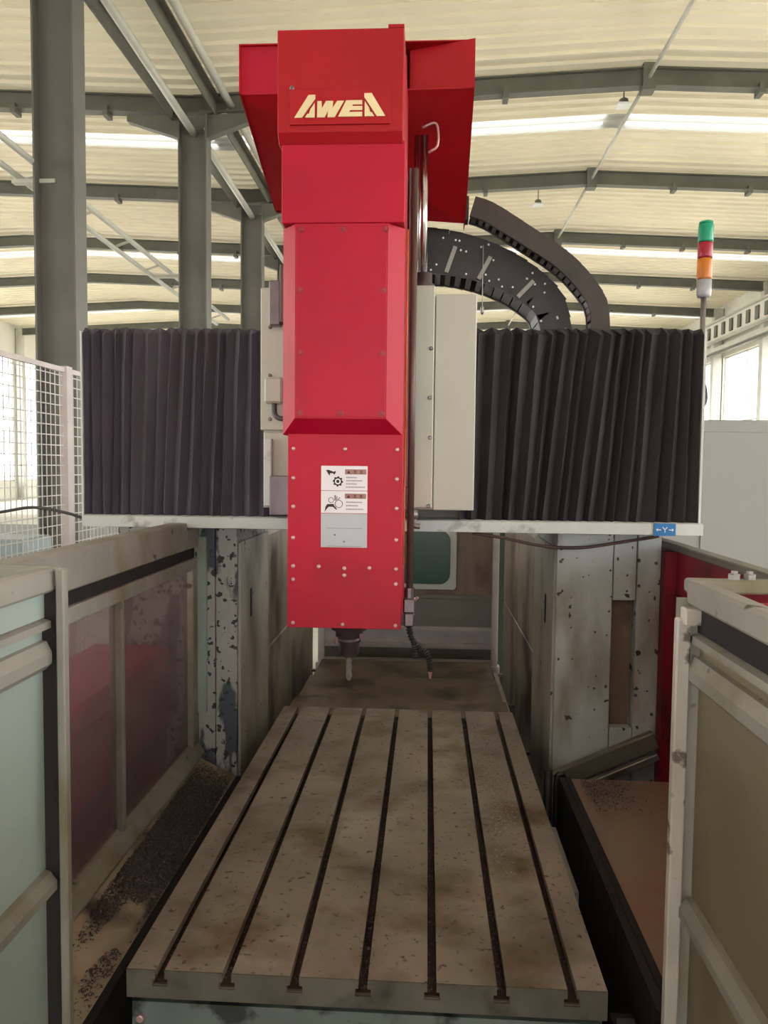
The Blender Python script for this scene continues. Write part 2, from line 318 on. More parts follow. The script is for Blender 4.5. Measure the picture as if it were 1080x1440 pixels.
wl = wall('wall_left', LX, (1.2, 9.2), ysw, .3, 'window_1')
wr = wall('wall_right', EX, (1.4, 8.3), ysw, .3, 'window_2')
for y in ysw[6:]: B(EX-.5, EX-.05, y-.2, y+.2, 0, roofz(EX)).build('wall_column', 'pipe_pale', wr)
for y in ysw[6:]: B(LX+.05, LX+.45, y-.15, y+.15, 0, roofz(LX)).build('wall_column', 'pipe_pale', wl)
wfr = setting('wall_front', (0, Y0, 0))  # unseen end wall, added behind the camera to cut light from the front
B(LX, -4, Y0-.3, Y0, 0, 11.6).build('cladding', 'wall', wfr); B(6, EX, Y0-.3, Y0, 0, 11.6).build('cladding', 'wall', wfr); B(-4, 6, Y0-.3, Y0, 6.5, 11.6).build('cladding', 'wall', wfr)
wbk = setting('wall_back', (0, Y1, 0))
B(LX, EX, Y1, Y1+.3, 0, 1.5).build('lower_cladding', 'wall', wbk); B(LX, EX, Y1, Y1+.3, 7.5, 11.6).build('upper_cladding', 'wall', wbk)
for k in range(6): x = LX+(EX-LX)*k/5; B(x-.4, x+.4, Y1, Y1+.3, 1.5, 7.5).build('pier', 'wall', wbk)
wi3 = setting('window_3', (0, Y1, 1.5))
for k in range(5):
    a = LX+(EX-LX)*k/5+.4; b = LX+(EX-LX)*(k+1)/5-.4
    fr = MB()
    for j in range(5): x = a+(b-a)*j/4; fr.box(x-.04, x+.04, Y1+.1, Y1+.18, 1.5, 7.5)
    for z in (1.54, 4.5, 7.46): fr.box(a, b, Y1+.1, Y1+.18, z-.04, z+.04)
    fr.build('window_frame', 'pipe_pale', wi3); B(a, b, Y1+.135, Y1+.145, 1.5, 7.5).build('pane', 'pane', wi3)
# crane runway with slots along the right wall
t = thing('crane_runway', 'pale crane runway girder with rectangular slots along the right wall windows', 'girder', (14.9, 24, 8.9))
B(14.75, 15.05, 12, 59, 9.95, 10.02).build('top_flange', 'pipe_pale', t); B(14.75, 15.05, 12, 59, 9.0, 9.07).build('bottom_flange', 'pipe_pale', t)
B(14.93, 14.97, 12, 59, 9.07, 9.95).build('web', 'wall', t)
B(14.7, 15.1, 12, 59, 8.42, 8.6).build('lower_rail', 'pipe_pale', t); B(14.8, 15.0, 12, 59, 8.3, 8.42).build('lower_rail_web', 'rafter', t)
sm = B(-.05, .05, -.17, .17, -.3, .3).mesh('slot_stiffener', 'rafter')
for k in range(46): inst('stiffener', sm, t, (14.9, 13+k*1.0, 9.51))

# ---------------------------------------------------------------- machine: bed and table
t = thing('machine_bed', 'dark cast machine bed beneath the slotted table', 'machine bed', (0, 4.5, 0))
B(-.62, .62, 2.3, 7.6, 0, .52).build('bed_casting', 'black', t)
for x in (-.5, .5): B(x-.08, x+.08, 2.3, 7.6, .52, .56).build('guide_rail', 'greymetal', t)
t = thing('slotted_table', 'long oily steel machine table with seven T slots', 'machine table', (0, 3.38, .56))
TY0, TY1, TZ = 2.135, 4.635, .9
prof = [(-.7, TZ-.085), (-.7, TZ)]
for i in range(7):
    x = -.6+.2*i
    prof += [(x-.0135, TZ), (x-.0135, TZ-.026), (x-.023, TZ-.026), (x-.023, TZ-.048), (x+.023, TZ-.048), (x+.023, TZ-.026), (x+.0135, TZ-.026), (x+.0135, TZ)]
prof += [(.7, TZ), (.7, TZ-.085)]
MB().prism(prof, 'y', TY0+.004, TY1).build('table_top', 'steel', t); MB().prism(prof, 'y', TY0, TY0+.004).build('front_edge', 'edge', t)  # front_edge: thin plate carrying the painted shade of the front
for i in range(7): B(-.622+.2*i, -.578+.2*i, TY0+.01, TY1-.01, TZ-.0478, TZ-.043).build('slot_floor', 'rust', t)
B(-.69, .69, TY0+.02, TY1-.02, .56, TZ-.091).build('table_body', 'skirt', t)
B(-.685, .685, TY0+.005, TY0+.02, .58, TZ-.1).build('front_skirt', 'skirt', t)
B(.69, .725, TY0+.55, TY0+1.05, TZ-.07, TZ-.02).build('side_strip', 'greymetal', t)
bm_ = MB().lathe(0, 0, [(.012, 0), (.012, .008), (.008, .01)], 8).mesh('bolt', 'bolt')
for x in (-.66, .1, .67): inst('bolt', bm_, t, (x, TY0+.005, TZ-.15), (math.pi/2, 0, 0))
for y in (2.6, 3.1, 3.7): inst('bolt', bm_, t, (.7, y, TZ-.05), (0, math.pi/2, 0))
t = thing('way_cover', 'brown oily telescopic way cover behind the slotted table', 'way cover', (0, 5.4, .56))
for k, (a, b, z) in enumerate(((4.64, 5.02, .845), (4.98, 5.62, .825), (5.58, 6.2, .80))):
    MB().prism([(a, .57), (a, z-.012), (a+.012, z), (b, z), (b, .57)], 'x', -.7+.01*k, .7-.01*k).build('cover_segment', 'waycover', t)

# chips (uncountable)
def chips(name, mat, n, fn, smin, smax, parent=None):
    mb = MB()
    for _ in range(n):
        x, y, z = fn(); s = random.uniform(smin, smax); a = random.uniform(0, 6.28); c, d = math.cos(a), math.sin(a); w_ = s*random.uniform(.2, .45); h = s*random.uniform(.1, .5)
        P = [(-s/2, -w_/2, 0), (-s/2, w_/2, .001), (0, -w_/2, h), (0, w_/2, h*.7), (s/2, -w_/2, .0), (s/2, w_/2, h*.3)]
        mb.add([(x+c*p[0]-d*p[1], y+d*p[0]+c*p[1], z+p[2]) for p in P], [(0, 1, 3, 2), (2, 3, 5, 4)])
    o = mb.build(name, mat, parent); o['kind'] = 'stuff'; return o
def on_table():
    while True:
        y = random.triangular(2.7, 4.5, 3.6); x = .48+random.gauss(0, .05) + (y-3.6)*-.02
        if abs(((x+.6) % .2)-.0) > .02 and abs(((x+.6) % .2)-.2) > .02 and x < .68: return x, y, TZ+.0005
tag(chips('metal_chips', 'chip', 1500, on_table, .004, .012), 'loose bright metal chips scattered on the slotted table', 'chips')
def on_table2():
    while True:
        x, y = random.uniform(-.1, .65), random.uniform(2.3, 4.5)
        r_ = (x+.6) % .2
        if .02 < r_ < .18: return x, y, TZ+.0005
tag(chips('metal_chips', 'chip_dark', 160, on_table2, .003, .010), 'sparse dark metal crumbs dotted over the slotted table', 'chips')
def in_slot():
    i = random.choice([0, 1, 1, 2, 3, 3, 4, 5, 5, 6]); return -.6+.2*i+random.uniform(-.018, .018), random.uniform(2.15, 4.6), TZ-.042+random.uniform(0, .012)
tag(chips('slot_chips', 'chip_dark', 2600, in_slot, .006, .016), 'dark chips and swarf packed in the table T slots', 'chips')
# rust crumbs at the slot mouths
# troughs
t = thing('chip_trough', 'sloping chip trough plate between the left guard and the table', 'trough', (-.95, 2.4, 0))
MB().prism([(-1.058, .80), (-.85, .70), (-.85, .685), (-1.058, .785)], 'y', 2.115, 4.03).build('trough_plate', 'trough', t); B(-.85, -.82, 2.115, 4.03, 0, .70).build('side_plate', 'black', t)
for y in (2.3, 3.8): B(-.97, -.93, y-.03, y+.03, 0, .73).build('leg', 'black', t)
def tz(x): return .80-(x+1.06)/.21*.10
def in_trough():
    while True:
        x = random.uniform(-1.022, -.853); y = random.triangular(2.13, 4.0, 3.6)
        if y > 2.75+random.uniform(-.15, .15)+.3*math.sin(x*40) or (math.sin(y*9)+math.sin(x*31+y*4) > .55): return x, y, tz(x)+.002+random.uniform(0, .018)*min(1, max(.2, (y-2.6)))
tag(chips('chip_bed', 'chip_dark', 14000, in_trough, .006, .016), 'thick bed of dark metal chips in the left trough', 'chips')
tag(chips('bright_chips', 'chip', 900, in_trough, .004, .010), 'glinting metal chips sprinkled over the left trough', 'chips')
t = thing('drip_trough', 'flat trough plate with a painted orange reflection between the table and the right door', 'trough', (1.15, 2.4, 0))
B(.865, 1.44, 2.115, 3.75, .845, .86).build('trough_plate', 'trough_r', t); B(.865, .89, 2.115, 3.75, .86, .868).build('lip', 'black', t); B(.835, .864, 2.115, 3.75, 0, .866).build('side_plate', 'black', t)
for y in (2.3, 3.6): B(1.1, 1.16, y-.03, y+.03, 0, .845).build('leg', 'black', t)
tag(chips('swarf_heap', 'chip_dark', 700, lambda: (random.triangular(.92, 1.2, .95), random.triangular(3.35, 3.72, 3.7), .862+random.uniform(0, .012)), .006, .014), 'small heap of dark swarf beside the right column foot', 'chips')
t = thing('limit_stop', 'small dark stop block beside the table front corner', 'block', (.79, 2.3, 0))
B(.755, .825, 2.27, 2.33, 0, .7).build('post', 'black', t); B(.765, .815, 2.22, 2.28, .62, .72).build('stop', 'darkmetal', t)
t = thing('rubber_buffer', 'black rounded buffer post at the foot of the right column', 'buffer', (.80, 3.82, 0))
MB().tube([(.80, 3.86, 0), (.80, 3.86, .86)], .022, 8).build('post', 'blackplastic', t, smooth=True)
MB().tube(smooth_path([(.83, 3.80, .55), (.83, 3.80, .82), (.85, 3.80, .86), (.87, 3.80, .82), (.87, 3.80, .55)], 5), .014, 8).build('loop', 'blackplastic', t, smooth=True)

# ---------------------------------------------------------------- columns and crossbeam (one bridge)
br = thing('machine_bridge', 'machine bridge of two stained grey columns and a long crossbeam', 'machine frame', (0, 4.4, 0))
cl = B(-1.5, -.855, 4.07, 4.85, 0, 2.05).build('column', 'column_l', br)
B(-1.5, -.97, 4.05, 4.07, .6, 2.05).build('front_plate', 'column_l', cl, .003); B(-.965, -.85, 4.05, 4.07, .6, 2.05).build('front_plate', 'column_l', cl, .003)
B(-.855, -.84, 4.09, 4.82, .45, 1.97).build('inner_plate', 'column_in', cl, .004)
cr = B(.855, 1.38, 4.14, 4.85, 0, 2.05).build('column', 'column_r', br)
B(.85, 1.14, 4.05, 4.14, .3, 2.05).build('front_plate', 'column_r', cr, .003)
B(1.145, 1.262, 4.055, 4.14, 1.70, 2.05).build('front_plate', 'column_r', cr, .003); B(1.145, 1.262, 4.055, 4.14, .3, 1.02).build('front_plate', 'column_r', cr, .003)
B(1.15, 1.258, 4.12, 4.142, 1.02, 1.70).build('recess_plate', 'rear', cr)
B(1.267, 1.385, 4.05, 4.14, .3, 2.05).build('front_plate', 'column_r', cr, .003)
B(.84, .855, 4.09, 4.82, .45, 1.97).build('inner_plate', 'column_in', cr, .004)
sc = MB().lathe(0, 0, [(.009, 0), (.009, .005), (.006, .008)], 8).mesh('screw', 'darkmetal')
for x, z in ((1.275, 1.78), (1.275, 1.2), (.87, 1.9), (1.36, 1.9), (1.36, 1.1)): inst('screw', sc, cr, (x, 4.05, z), (math.pi/2, 0, 0))
for x, z in ((-1.07, 1.75), (-1.07, 1.35), (-.86, 1.9), (-.86, 1.4), (-.98, 1.9)): inst('screw', sc, cl, (x, 4.05, z), (math.pi/2, 0, 0))
for s, c in ((-1, cl), (1, cr)): B(s*.84-.004, s*.84+.004, 4.32, 4.35, 1.52, 1.68).build('grip_slot', 'black', c)
bmn = B(-1.55, 1.46, 4.0, 4.85, 2.05, 3.02).build('crossbeam', 'rear_grey', br)
MB().prism([(3.84, 2.065), (3.84, 2.12), (3.86, 2.125), (4.02, 2.125), (4.02, 2.065)], 'x', -1.60, 1.52).build('lower_ledge', 'white_rail', bmn)
B(1.502, 1.514, 3.86, 4.85, 2.07, 3.06).build('end_plate', 'white_rail', bmn); B(-1.612, -1.602, 3.86, 4.85, 2.07, 3.06).build('end_plate', 'white_rail', bmn)
tg = B(1.28, 1.385, 3.832, 3.8395, 2.062, 2.122).build('axis_sticker', 'blue', bmn)
tg['label'] = 'blue axis sticker with white lettering'
wv = MB(); yy = 3.8305
for (xa, za), (xb, zb) in (((1.322, 2.105), (1.333, 2.092)), ((1.344, 2.105), (1.333, 2.092)), ((1.333, 2.092), (1.333, 2.078)), ((1.292, 2.0915), (1.314, 2.0915)), ((1.352, 2.0915), (1.374, 2.0915)),
                           ((1.292, 2.0915), (1.299, 2.097)), ((1.292, 2.0915), (1.299, 2.086)), ((1.374, 2.0915), (1.367, 2.097)), ((1.374, 2.0915), (1.367, 2.086))):
    wv.bar((xa, yy, za), (xb, yy, zb), .004, .002, (0, 1, 0))
wv.build('lettering', 'white', tg)
# bellows
def bellows(name, xa, xb, n, mat, par, lean, seed):
    rd = random.Random(seed); N = 2*n; xs = []; acc = 0; st = [rd.uniform(.6, 1.4) for _ in range(N)]; tot = sum(st)
    for i in range(N+1): xs.append(xa+(xb-xa)*acc/tot); acc += st[i] if i < N else 0
    zs = [2.115, 2.35, 2.6, 2.85, 3.045]; V = []; F = []; rows = len(zs)+3
    off = [rd.uniform(-.012, .012) for _ in range(N+1)]
    for i, x in enumerate(xs):
        o = i % 2; e = min(i, N-i)/N*2; dep = (.042+rd.uniform(-.008, .008)) if o else 0; top = rd.uniform(-.004, .006)
        for j, z in enumerate(zs):
            t_ = j/4; lx = lean*math.sin(math.pi*(x-xa)/(xb-xa))*(t_-.5)*2+off[i]*(t_-.5)*min(1, 4*e)
            V.append((x+(lx if 0 < i < N else 0), 3.865+dep+(.01*math.sin(3*t_+i) if 0 < j < 4 else 0), z+(top if j == 4 else 0)))
        for yy_, dz in ((3.90, .035), (4.3, .05), (4.85, .045)): V.append((x, yy_, 3.045+dz-dep*.2+top))
    for i in range(N):
        for j in range(rows-1): a = i*rows+j; F.append((a, a+rows, a+rows+1, a+1))
    return MB().add(V, F).build(name, mat, par)
bellows('bellows', -1.60, -.60, 17, 'bellows2', bmn, .02, 3)
bellows('bellows', .33, 1.50, 19, 'bellows', bmn, .045, 5)
# drip deflector on right column foot
df = thing('deflector_rail', 'dark bent deflector rail across the foot of the right column', 'rail', (1.1, 3.95, .7))
MB().bar((.86, 4.0, .75), (1.37, 4.0, .985), .05, .09).build('upper_rail', 'rear_grey', df, .006); MB().bar((.87, 3.95, .68), (1.37, 3.95, .915), .04, .035).build('lower_lip', 'greymetal', df, .004)

# inner guards behind the columns
for s, nm, lb in ((-1, 'inner_guard', 'oily grey inner guard behind the spotted left column'), (1, 'inner_guard', 'dark oily inner guard behind the pale right column')):
    t = thing(nm, lb, 'guard', (s*.89, 5.9, 0)); a = lambda x0, x1: (min(s*x0, s*x1), max(s*x0, s*x1))
    for ya, yb in ((4.87, 5.9), (5.91, 6.96)):
        for za, zb in ((.35, 1.18), (1.19, 1.93)): B(*a(.87, .89), ya, yb, za, zb).build('panel', 'inner', t, .004)
    B(*a(.86, .91), 4.86, 6.97, 1.935, 2.0).build('top_rail', 'rear_rail', t); B(*a(.84, .91), 4.86, 6.97, .28, .34).build('bottom_rail', 'rear_rail', t)
    B(*a(.785, .82), 4.1, 6.9, .50, .53).build('rub_rail', 'rear_rail', t); 
    for y in (5.0, 6.9): B(*a(.89, .93), y-.03, y+.03, 0, 2.0).build('post', 'rear_grey', t)
    for y in (5.0, 6.0, 6.9): B(*a(.81, .88), y-.02, y+.02, .505, .525).build('bracket', 'rear_grey', t)

# rear gate
t = thing('rear_gate', 'dim rear gate with a rounded teal window and grey rails', 'gate', (0, 7.08, 0))
for x in (-.80, .80): B(x-.03, x+.03, 7.02, 7.08, .48, 2.15).build('post', 'rear_rail', t, .004); B(x-.05, x+.05, 7.0, 7.1, .0, .56).build('foot', 'rear_rail', t)
B(.45, .77, 7.05, 7.07, 1.21, 2.12).build('panel', 'rear', t); B(-.77, -.29, 7.05, 7.07, 1.21, 2.12).build('panel', 'rear', t)
B(-.29, .45, 7.05, 7.07, 1.86, 2.12).build('panel', 'rear', t); B(-.29, .45, 7.05, 7.07, 1.21, 1.26).build('panel', 'rear', t)
B(-.77, .77, 7.03, 7.07, 1.18, 1.21).build('rail', 'rear_grey', t); B(-.77, .77, 7.05, 7.07, .91, 1.175).build('panel', 'rear_grey', t)
B(-.77, .77, 7.0, 7.07, .885, .915).build('rail', 'rear_rail', t); B(-.77, .77, 7.04, 7.07, .76, .885).build('panel', 'rear_rail', t)
B(-.77, .77, 7.0, 7.07, .72, .765).build('rail', 'rear_rail', t); B(-.77, .77, 7.02, 7.07, .62, .715).build('panel', 'rear_grey', t); B(-.77, .77, 6.98, 7.07, .56, .61).build('rail', 'rear_rail', t)
def rrect(x0, x1, z0, z1, r, n=5):
    P = []
    for cx, cz, a0 in ((x1-r, z1-r, 0), (x0+r, z1-r, 90), (x0+r, z0+r, 180), (x1-r, z0+r, 270)):
        P += [(cx+r*math.cos(math.radians(a0+90*k/n)), cz+r*math.sin(math.radians(a0+90*k/n))) for k in range(n+1)]
    return P
o_ = rrect(-.28, .44, 1.265, 1.855, .03); i_ = rrect(-.23, .385, 1.31, 1.81, .10); n_ = len(o_); mb = MB(); 
mb.add([(x, 7.02, z) for x, z in o_]+[(x, 7.02, z) for x, z in i_]+[(x, 7.07, z) for x, z in o_]+[(x, 7.07, z) for x, z in i_],
       [(k, (k+1) % n_, n_+(k+1) % n_, n_+k) for k in range(n_)]+[(n_+k, n_+(k+1) % n_, 3*n_+(k+1) % n_, 3*n_+k) for k in range(n_)]+[(2*n_+k, 3*n_+k, 3*n_+(k+1) % n_, 2*n_+(k+1) % n_) for k in range(n_)]+[(k, 2*n_+k, 2*n_+(k+1) % n_, (k+1) % n_) for k in range(n_)])
wf = mb.build('window_frame', 'white_rail', t)
MB().prism(i_, 'y', 7.045, 7.055).build('pane', 'teal_pane', wf)
t = thing('rear_machine', 'green and white machine standing behind the rear gate window', 'machine', (.1, 8.4, 0))
B(-1.0, 1.0, 8.2, 9.2, 0, 2.0).build('body', 'green_dark', t); B(-.02, .06, 8.14, 8.2, 1.2, 1.52).build('panel', 'white', t)

# ---------------------------------------------------------------- saddle
sd = thing('spindle_saddle', 'pale grey saddle housing carrying the red spindle head', 'machine saddle', (-.1, 3.7, 2.17))
B(-.60, .36, 3.56, 3.835, 2.19, 3.16).build('housing', 'saddle', sd)
B(-.61, -.36, 3.535, 3.56, 2.55, 3.2).build('cover_plate', 'saddle', sd, .004); B(-.595, -.36, 3.54, 3.56, 2.19, 2.54).build('cover_plate', 'saddle', sd, .004)
B(.07, .188, 3.50, 3.56, 2.20, 3.2).build('cover_plate', 'saddle', sd, .004); B(.192, .378, 3.52, 3.84, 2.19, 3.165).build('cover_plate', 'saddle', sd, .004)
for x, z in ((.175, 2.92), (.172, 2.70), (.175, 2.52), (.172, 2.21)): inst('screw', sc, sd, (x, 3.50, z), (math.pi/2, 0, 0))
for x, z in ((-.565, 2.80), (-.565, 2.60), (-.565, 3.02)): inst('screw', sc, sd, (x, 3.535, z), (math.pi/2, 0, 0))
jb = B(-.585, -.50, 3.49, 3.535, 2.67, 2.79).build('junction_box', 'saddle', sd, .01)
MB().tube(smooth_path([(-.54, 3.51, 2.67), (-.535, 3.50, 2.62), (-.50, 3.48, 2.60), (-.44, 3.48, 2.62)], 5), .012, 8).build('cable', 'cable', jb, smooth=True)
B(-.588, -.55, 3.50, 3.54, 2.20, 2.51).build('strip', 'white_rail', sd, .004); B(-.55, -.42, 3.45, 3.54, 2.16, 2.34).build('bracket', 'darkmetal', sd, .004)
B(-.56, -.51, 3.48, 3.55, 3.02, 3.22).build('slide_block', 'darkmetal', sd, .004); B(-.51, -.45, 3.47, 3.55, 3.03, 3.29).build('slide_block', 'pipe_brown', sd, .004); B(-.45, -.41, 3.48, 3.55, 3.04, 3.33).build('slide_block', 'darkmetal', sd, .004)
B(.08, .12, 3.76, 3.83, 3.16, 3.60).build('chain_bracket', 'darkmetal', sd); B(.08, .12, 3.83, 4.31, 3.54, 3.60).build('chain_bracket', 'darkmetal', sd)
cy = MB().lathe(.135, 3.62, [(.05, 3.16), (.05, 3.23), (.04, 3.235), (.04, 3.28)], 20).build('cylinder_cap', 'darkmetal', sd, smooth='a')
MB().lathe(.13, 3.62, [(.019, 3.28), (.019, 3.90)], 14).build('cylinder_rod', 'chrome', cy, smooth='a'); MB().lathe(.095, 3.66, [(.012, 3.23), (.012, 3.92)], 10).build('cylinder_rod', 'chrome', cy, smooth='a')
MB().tube([(.105, 3.52, 2.19), (.105, 3.52, 2.15)], .022, 10).tube(smooth_path([(.105, 3.52, 2.15), (.11, 3.51, 2.12), (.135, 3.51, 2.115)], 4), .013, 8).build('oil_fitting', 'greymetal', sd, smooth=True)

# ---------------------------------------------------------------- spindle head
hd = thing('milling_machine_ram', 'tall red vertical spindle head with cream lettering at the top', 'spindle head', (-.157, 3.2, 1.745))
ram = B(-.38, .067, 3.003, 3.47, 1.75, 2.54).build('ram_body', 'red', hd)
B(-.383, .070, 2.997, 3.003, 1.745, 2.515).build('front_cover', 'red', ram, .002)
b0 = [(-.403, 3.0, 2.508), (.068, 3.0, 2.508), (.068, 3.0, 3.297), (-.403, 3.0, 3.297)]
bulge = MB().add([(-.403, 3.06, 2.508), (.068, 3.06, 2.508), (.068, 3.06, 3.297), (-.403, 3.06, 3.297)]+b0+[(-.345, 2.93, 2.568), (.006, 2.93, 2.568), (.006, 2.93, 3.297), (-.345, 2.93, 3.297)],
      [(8, 9, 10, 11), (4, 5, 9, 8), (5, 6, 10, 9), (7, 4, 8, 11), (0, 1, 5, 4), (1, 2, 6, 5), (3, 0, 4, 7), (2, 3, 7, 11, 10, 6), (0, 3, 2, 1)]).build('bulged_cover', 'red', hd)
B(-.403, .068, 3.06, 3.47, 2.508, 3.297).build('side_casing', 'red', hd)
B(-.341, .002, 2.927, 2.93, 2.572, 3.29).build('front_panel', 'red', bulge, .001)
uc = B(-.398, .067, 2.93, 3.47, 3.299, 3.60).build('upper_casing', 'red', hd, .003)
cap = MB().prism([(2.93, 3.585), (2.898, 3.622), (2.895, 3.985), (3.47, 3.99), (3.47, 3.585)], 'x', -.408, .0585).build('top_cap', 'red_dark', hd, .003)
B(.0, .0585, 2.9, 3.2, 3.988, 4.0).build('cap_flange', 'red_dark', cap)
LX0 = lambda px: -.345+(px-414)*.00264
LZ0 = lambda py: 3.666-(py-168)*.00255
lp = B(LX0(408), LX0(549), 2.890, 2.899, LZ0(177), LZ0(127)).build('name_plate', 'red_dark', cap, .001)
polys = [[(100, 322), (172, 322), (298, 145), (298, 108), (235, 108)], [(200, 322), (225, 286), (240, 286), (252, 245), (293, 185), (293, 322)],
         [(318, 168), (358, 168), (362, 235), (400, 168), (468, 168), (462, 235), (505, 168), (570, 168), (482, 322), (415, 322), (420, 262), (388, 322), (316, 322)],
         [(590, 165), (742, 165), (742, 205), (655, 205), (648, 220), (742, 220), (742, 258), (628, 258), (620, 275), (742, 275), (742, 318), (515, 318)],
         [(760, 100), (830, 100), (960, 318), (880, 318), (760, 135)], [(765, 175), (805, 236), (818, 280), (832, 280), (856, 318), (765, 318)]]
for P in polys: MB().prism([(LX0(400+x/6.75), LZ0(120+y/6.75)) for x, y in P], 'y', 2.886, 2.8905).build('letter', 'cream', lp)
inst('screw', sc, cap, (LX0(411), 2.896, LZ0(125)), (math.pi/2, 0, 0))
# screws
bs = MB().lathe(0, 0, [(.012, 0), (.012, .003), (.008, .003), (.008, .007), (.005, .008)], 10).mesh('screw', 'bolt_red')
X3 = lambda px, d: .167+(px-601.7)/1080*d/1.0
for px, z in ((423, 3.275), (481, 3.275), (540, 3.275), (422, 3.05), (538, 3.05), (423, 2.815), (537, 2.815), (422, 2.588), (479, 2.588), (537, 2.588)):
    inst('screw', bs, bulge, (-.337+(px-417)*.00272, 2.927, z), (math.pi/2, 0, 0))
bs2 = MB().lathe(0, 0, [(.008, 0), (.008, .003), (.004, .005)], 8).mesh('screw', 'bolt')
rz = lambda py: 1.744+(882-py)*.002805
rx = lambda px: -.38+(px-405)*.00283
for px, py in [(412, y) for y in (629, 670, 710, 754, 794, 813, 875)]+[(556, y) for y in (629, 670, 711, 755, 796, 817, 876)]+[(484, 629), (484, 796), (484, 806), (482, 876), (448, 794), (519, 795)]:
    inst('screw', bs2, ram, (rx(px), 2.997, rz(py)), (math.pi/2, 0, 0))
# warning labels
def sticker(z0, z1, mat): return B(-.250, -.068, 2.9945, 2.997, z0, z1).build('warning_label', mat, ram)
l1 = sticker(2.292, 2.388, 'label'); l2 = sticker(2.203, 2.290, 'label'); l3 = sticker(2.068, 2.201, 'label_grey')
l1['label'] = 'white warning sticker with hand and gear pictogram'; l2['label'] = 'white warning sticker with hand and rollers pictogram'; l3['label'] = 'plain grey plate below the warning stickers'
LYp = 2.9935
def lab(px, py):  # zoom frame of the labels: 960x1440 for 90x135 px
    return rx(440+px*.09375), rz(645+py*.09375)
def flat(pts, name, mat, par): MB().prism([lab(*p) for p in pts], 'y', LYp, 2.9947).build(name, mat, par)
for par, y in ((l1, 128), (l2, 490)):
    flat([(470, y), (785, y), (785, y+75), (470, y+75)], 'caption_band', 'label_band', par)
    MB().prism([lab(*p) for p in [(500, y+62), (548, y+62), (524, y+18)]], 'y', LYp-.0006, LYp).build('warning_triangle', 'print', par)
    for xx in (600, 690):
        g = MB()
        for q in ((xx, y+18, xx+42, y+24), (xx, y+36, xx+42, y+42), (xx, y+55, xx+42, y+61), (xx+17, y+14, xx+24, y+62)):
            a_, b_ = lab(q[0], q[3]), lab(q[2], q[1]); g.box(a_[0], b_[0], LYp-.0006, LYp, a_[1], b_[1])
        g.build('caption', 'print', par)
for par, ys, wd in ((l1, (250, 298, 345, 393), (150, 225, 160, 280)), (l2, (618, 670, 722), (240, 170, 260))):
    for y, w_ in zip(ys, wd):
        g = MB(); x = 490
        while x < 490+w_: 
            a_, b_ = lab(x, y+9), lab(x+13, y-9); g.box(a_[0], b_[0], LYp, 2.9947, a_[1], b_[1]); x += 20
        g.build('caption_line', 'print_grey', par)
flat([(190, 140), (230, 140), (305, 168), (325, 150), (335, 175), (315, 210), (290, 190), (250, 190), (240, 225), (215, 190)], 'hand_pictogram', 'print', l1)
gear = []
for k in range(32):
    r_ = 78 if (k//2) % 2 == 0 else 62; a_ = 2*math.pi*k/32; gear.append((365+r_*math.cos(a_), 310+r_*math.sin(a_)))
flat(gear, 'gear_pictogram', 'print', l1)
def ringp(cx, cy_, ro, ri, par, name, mat, dy=0):
    n = 20; V = []
    for r_ in (ro, ri):
        for k in range(n): x, z = lab(cx+r_*math.cos(2*math.pi*k/n), cy_+r_*math.sin(2*math.pi*k/n)); V.append((x, LYp-dy, z))
    V += [(x, y+.0008, z) for x, y, z in V]
    MB().add(V, [(k, (k+1) % n, n+(k+1) % n, n+k) for k in range(n)]+[(2*n+k, 3*n+k, 3*n+(k+1) % n, 2*n+(k+1) % n) for k in range(n)]+[(k, 2*n+k, 2*n+(k+1) % n, (k+1) % n) for k in range(n)]+[(n+k, n+(k+1) % n, 3*n+(k+1) % n, 3*n+k) for k in range(n)]).build(name, mat, par)
ringp(365, 310, 44, 24, l1, 'gear_ring', 'label', .0008)
ringp(265, 590, 42, 34, l2, 'roller_pictogram', 'print'); ringp(380, 645, 60, 52, l2, 'roller_pictogram', 'print')
flat([(170, 770), (182, 690), (210, 650), (300, 645), (312, 670), (355, 725), (345, 735), (295, 690), (230, 690), (195, 730)], 'hand_pictogram', 'print', l2)
for q in ([(318, 515), (332, 515), (332, 595), (318, 595)], [(350, 530), (360, 530), (352, 590), (342, 590)], [(395, 545), (402, 552), (372, 585), (364, 578)]): flat(q, 'finger_pictogram', 'print', l2)
for k in range(7):
    a_, b_ = lab(200, 1010+k*45+4), lab(730, 1010+k*45-4); B(a_[0], b_[0], 2.994, 2.9947, a_[1], b_[1]).build('caption_line', 'label_grey' if k % 2 else 'print_grey', l3) if k in (0, 3, 6) else None
inst('screw', sc, l3, (lab(325, 1110)[0], 2.9946, lab(325, 1110)[1]), (math.pi/2, 0, 0), (.4, .4, .4)); inst('screw', sc, l3, (lab(462, 1210)[0], 2.9946, lab(462, 1210)[1]), (math.pi/2, 0, 0), (.4, .4, .4))
# spindle nose
MB().lathe(-.155, 3.2, [(.10, 1.75), (.10, 1.738), (.085, 1.725), (.075, 1.700), (.058, 1.695), (.058, 1.672), (.05, 1.668)], 28).build('spindle_nose', 'darkmetal', hd, smooth='a')
for x, z in ((-.10, 1.68), (-.205, 1.66)): MB().lathe(x, 3.15, [(.008, z-.01), (.008, z+.012)], 8).build('drive_key', 'bolt', hd)
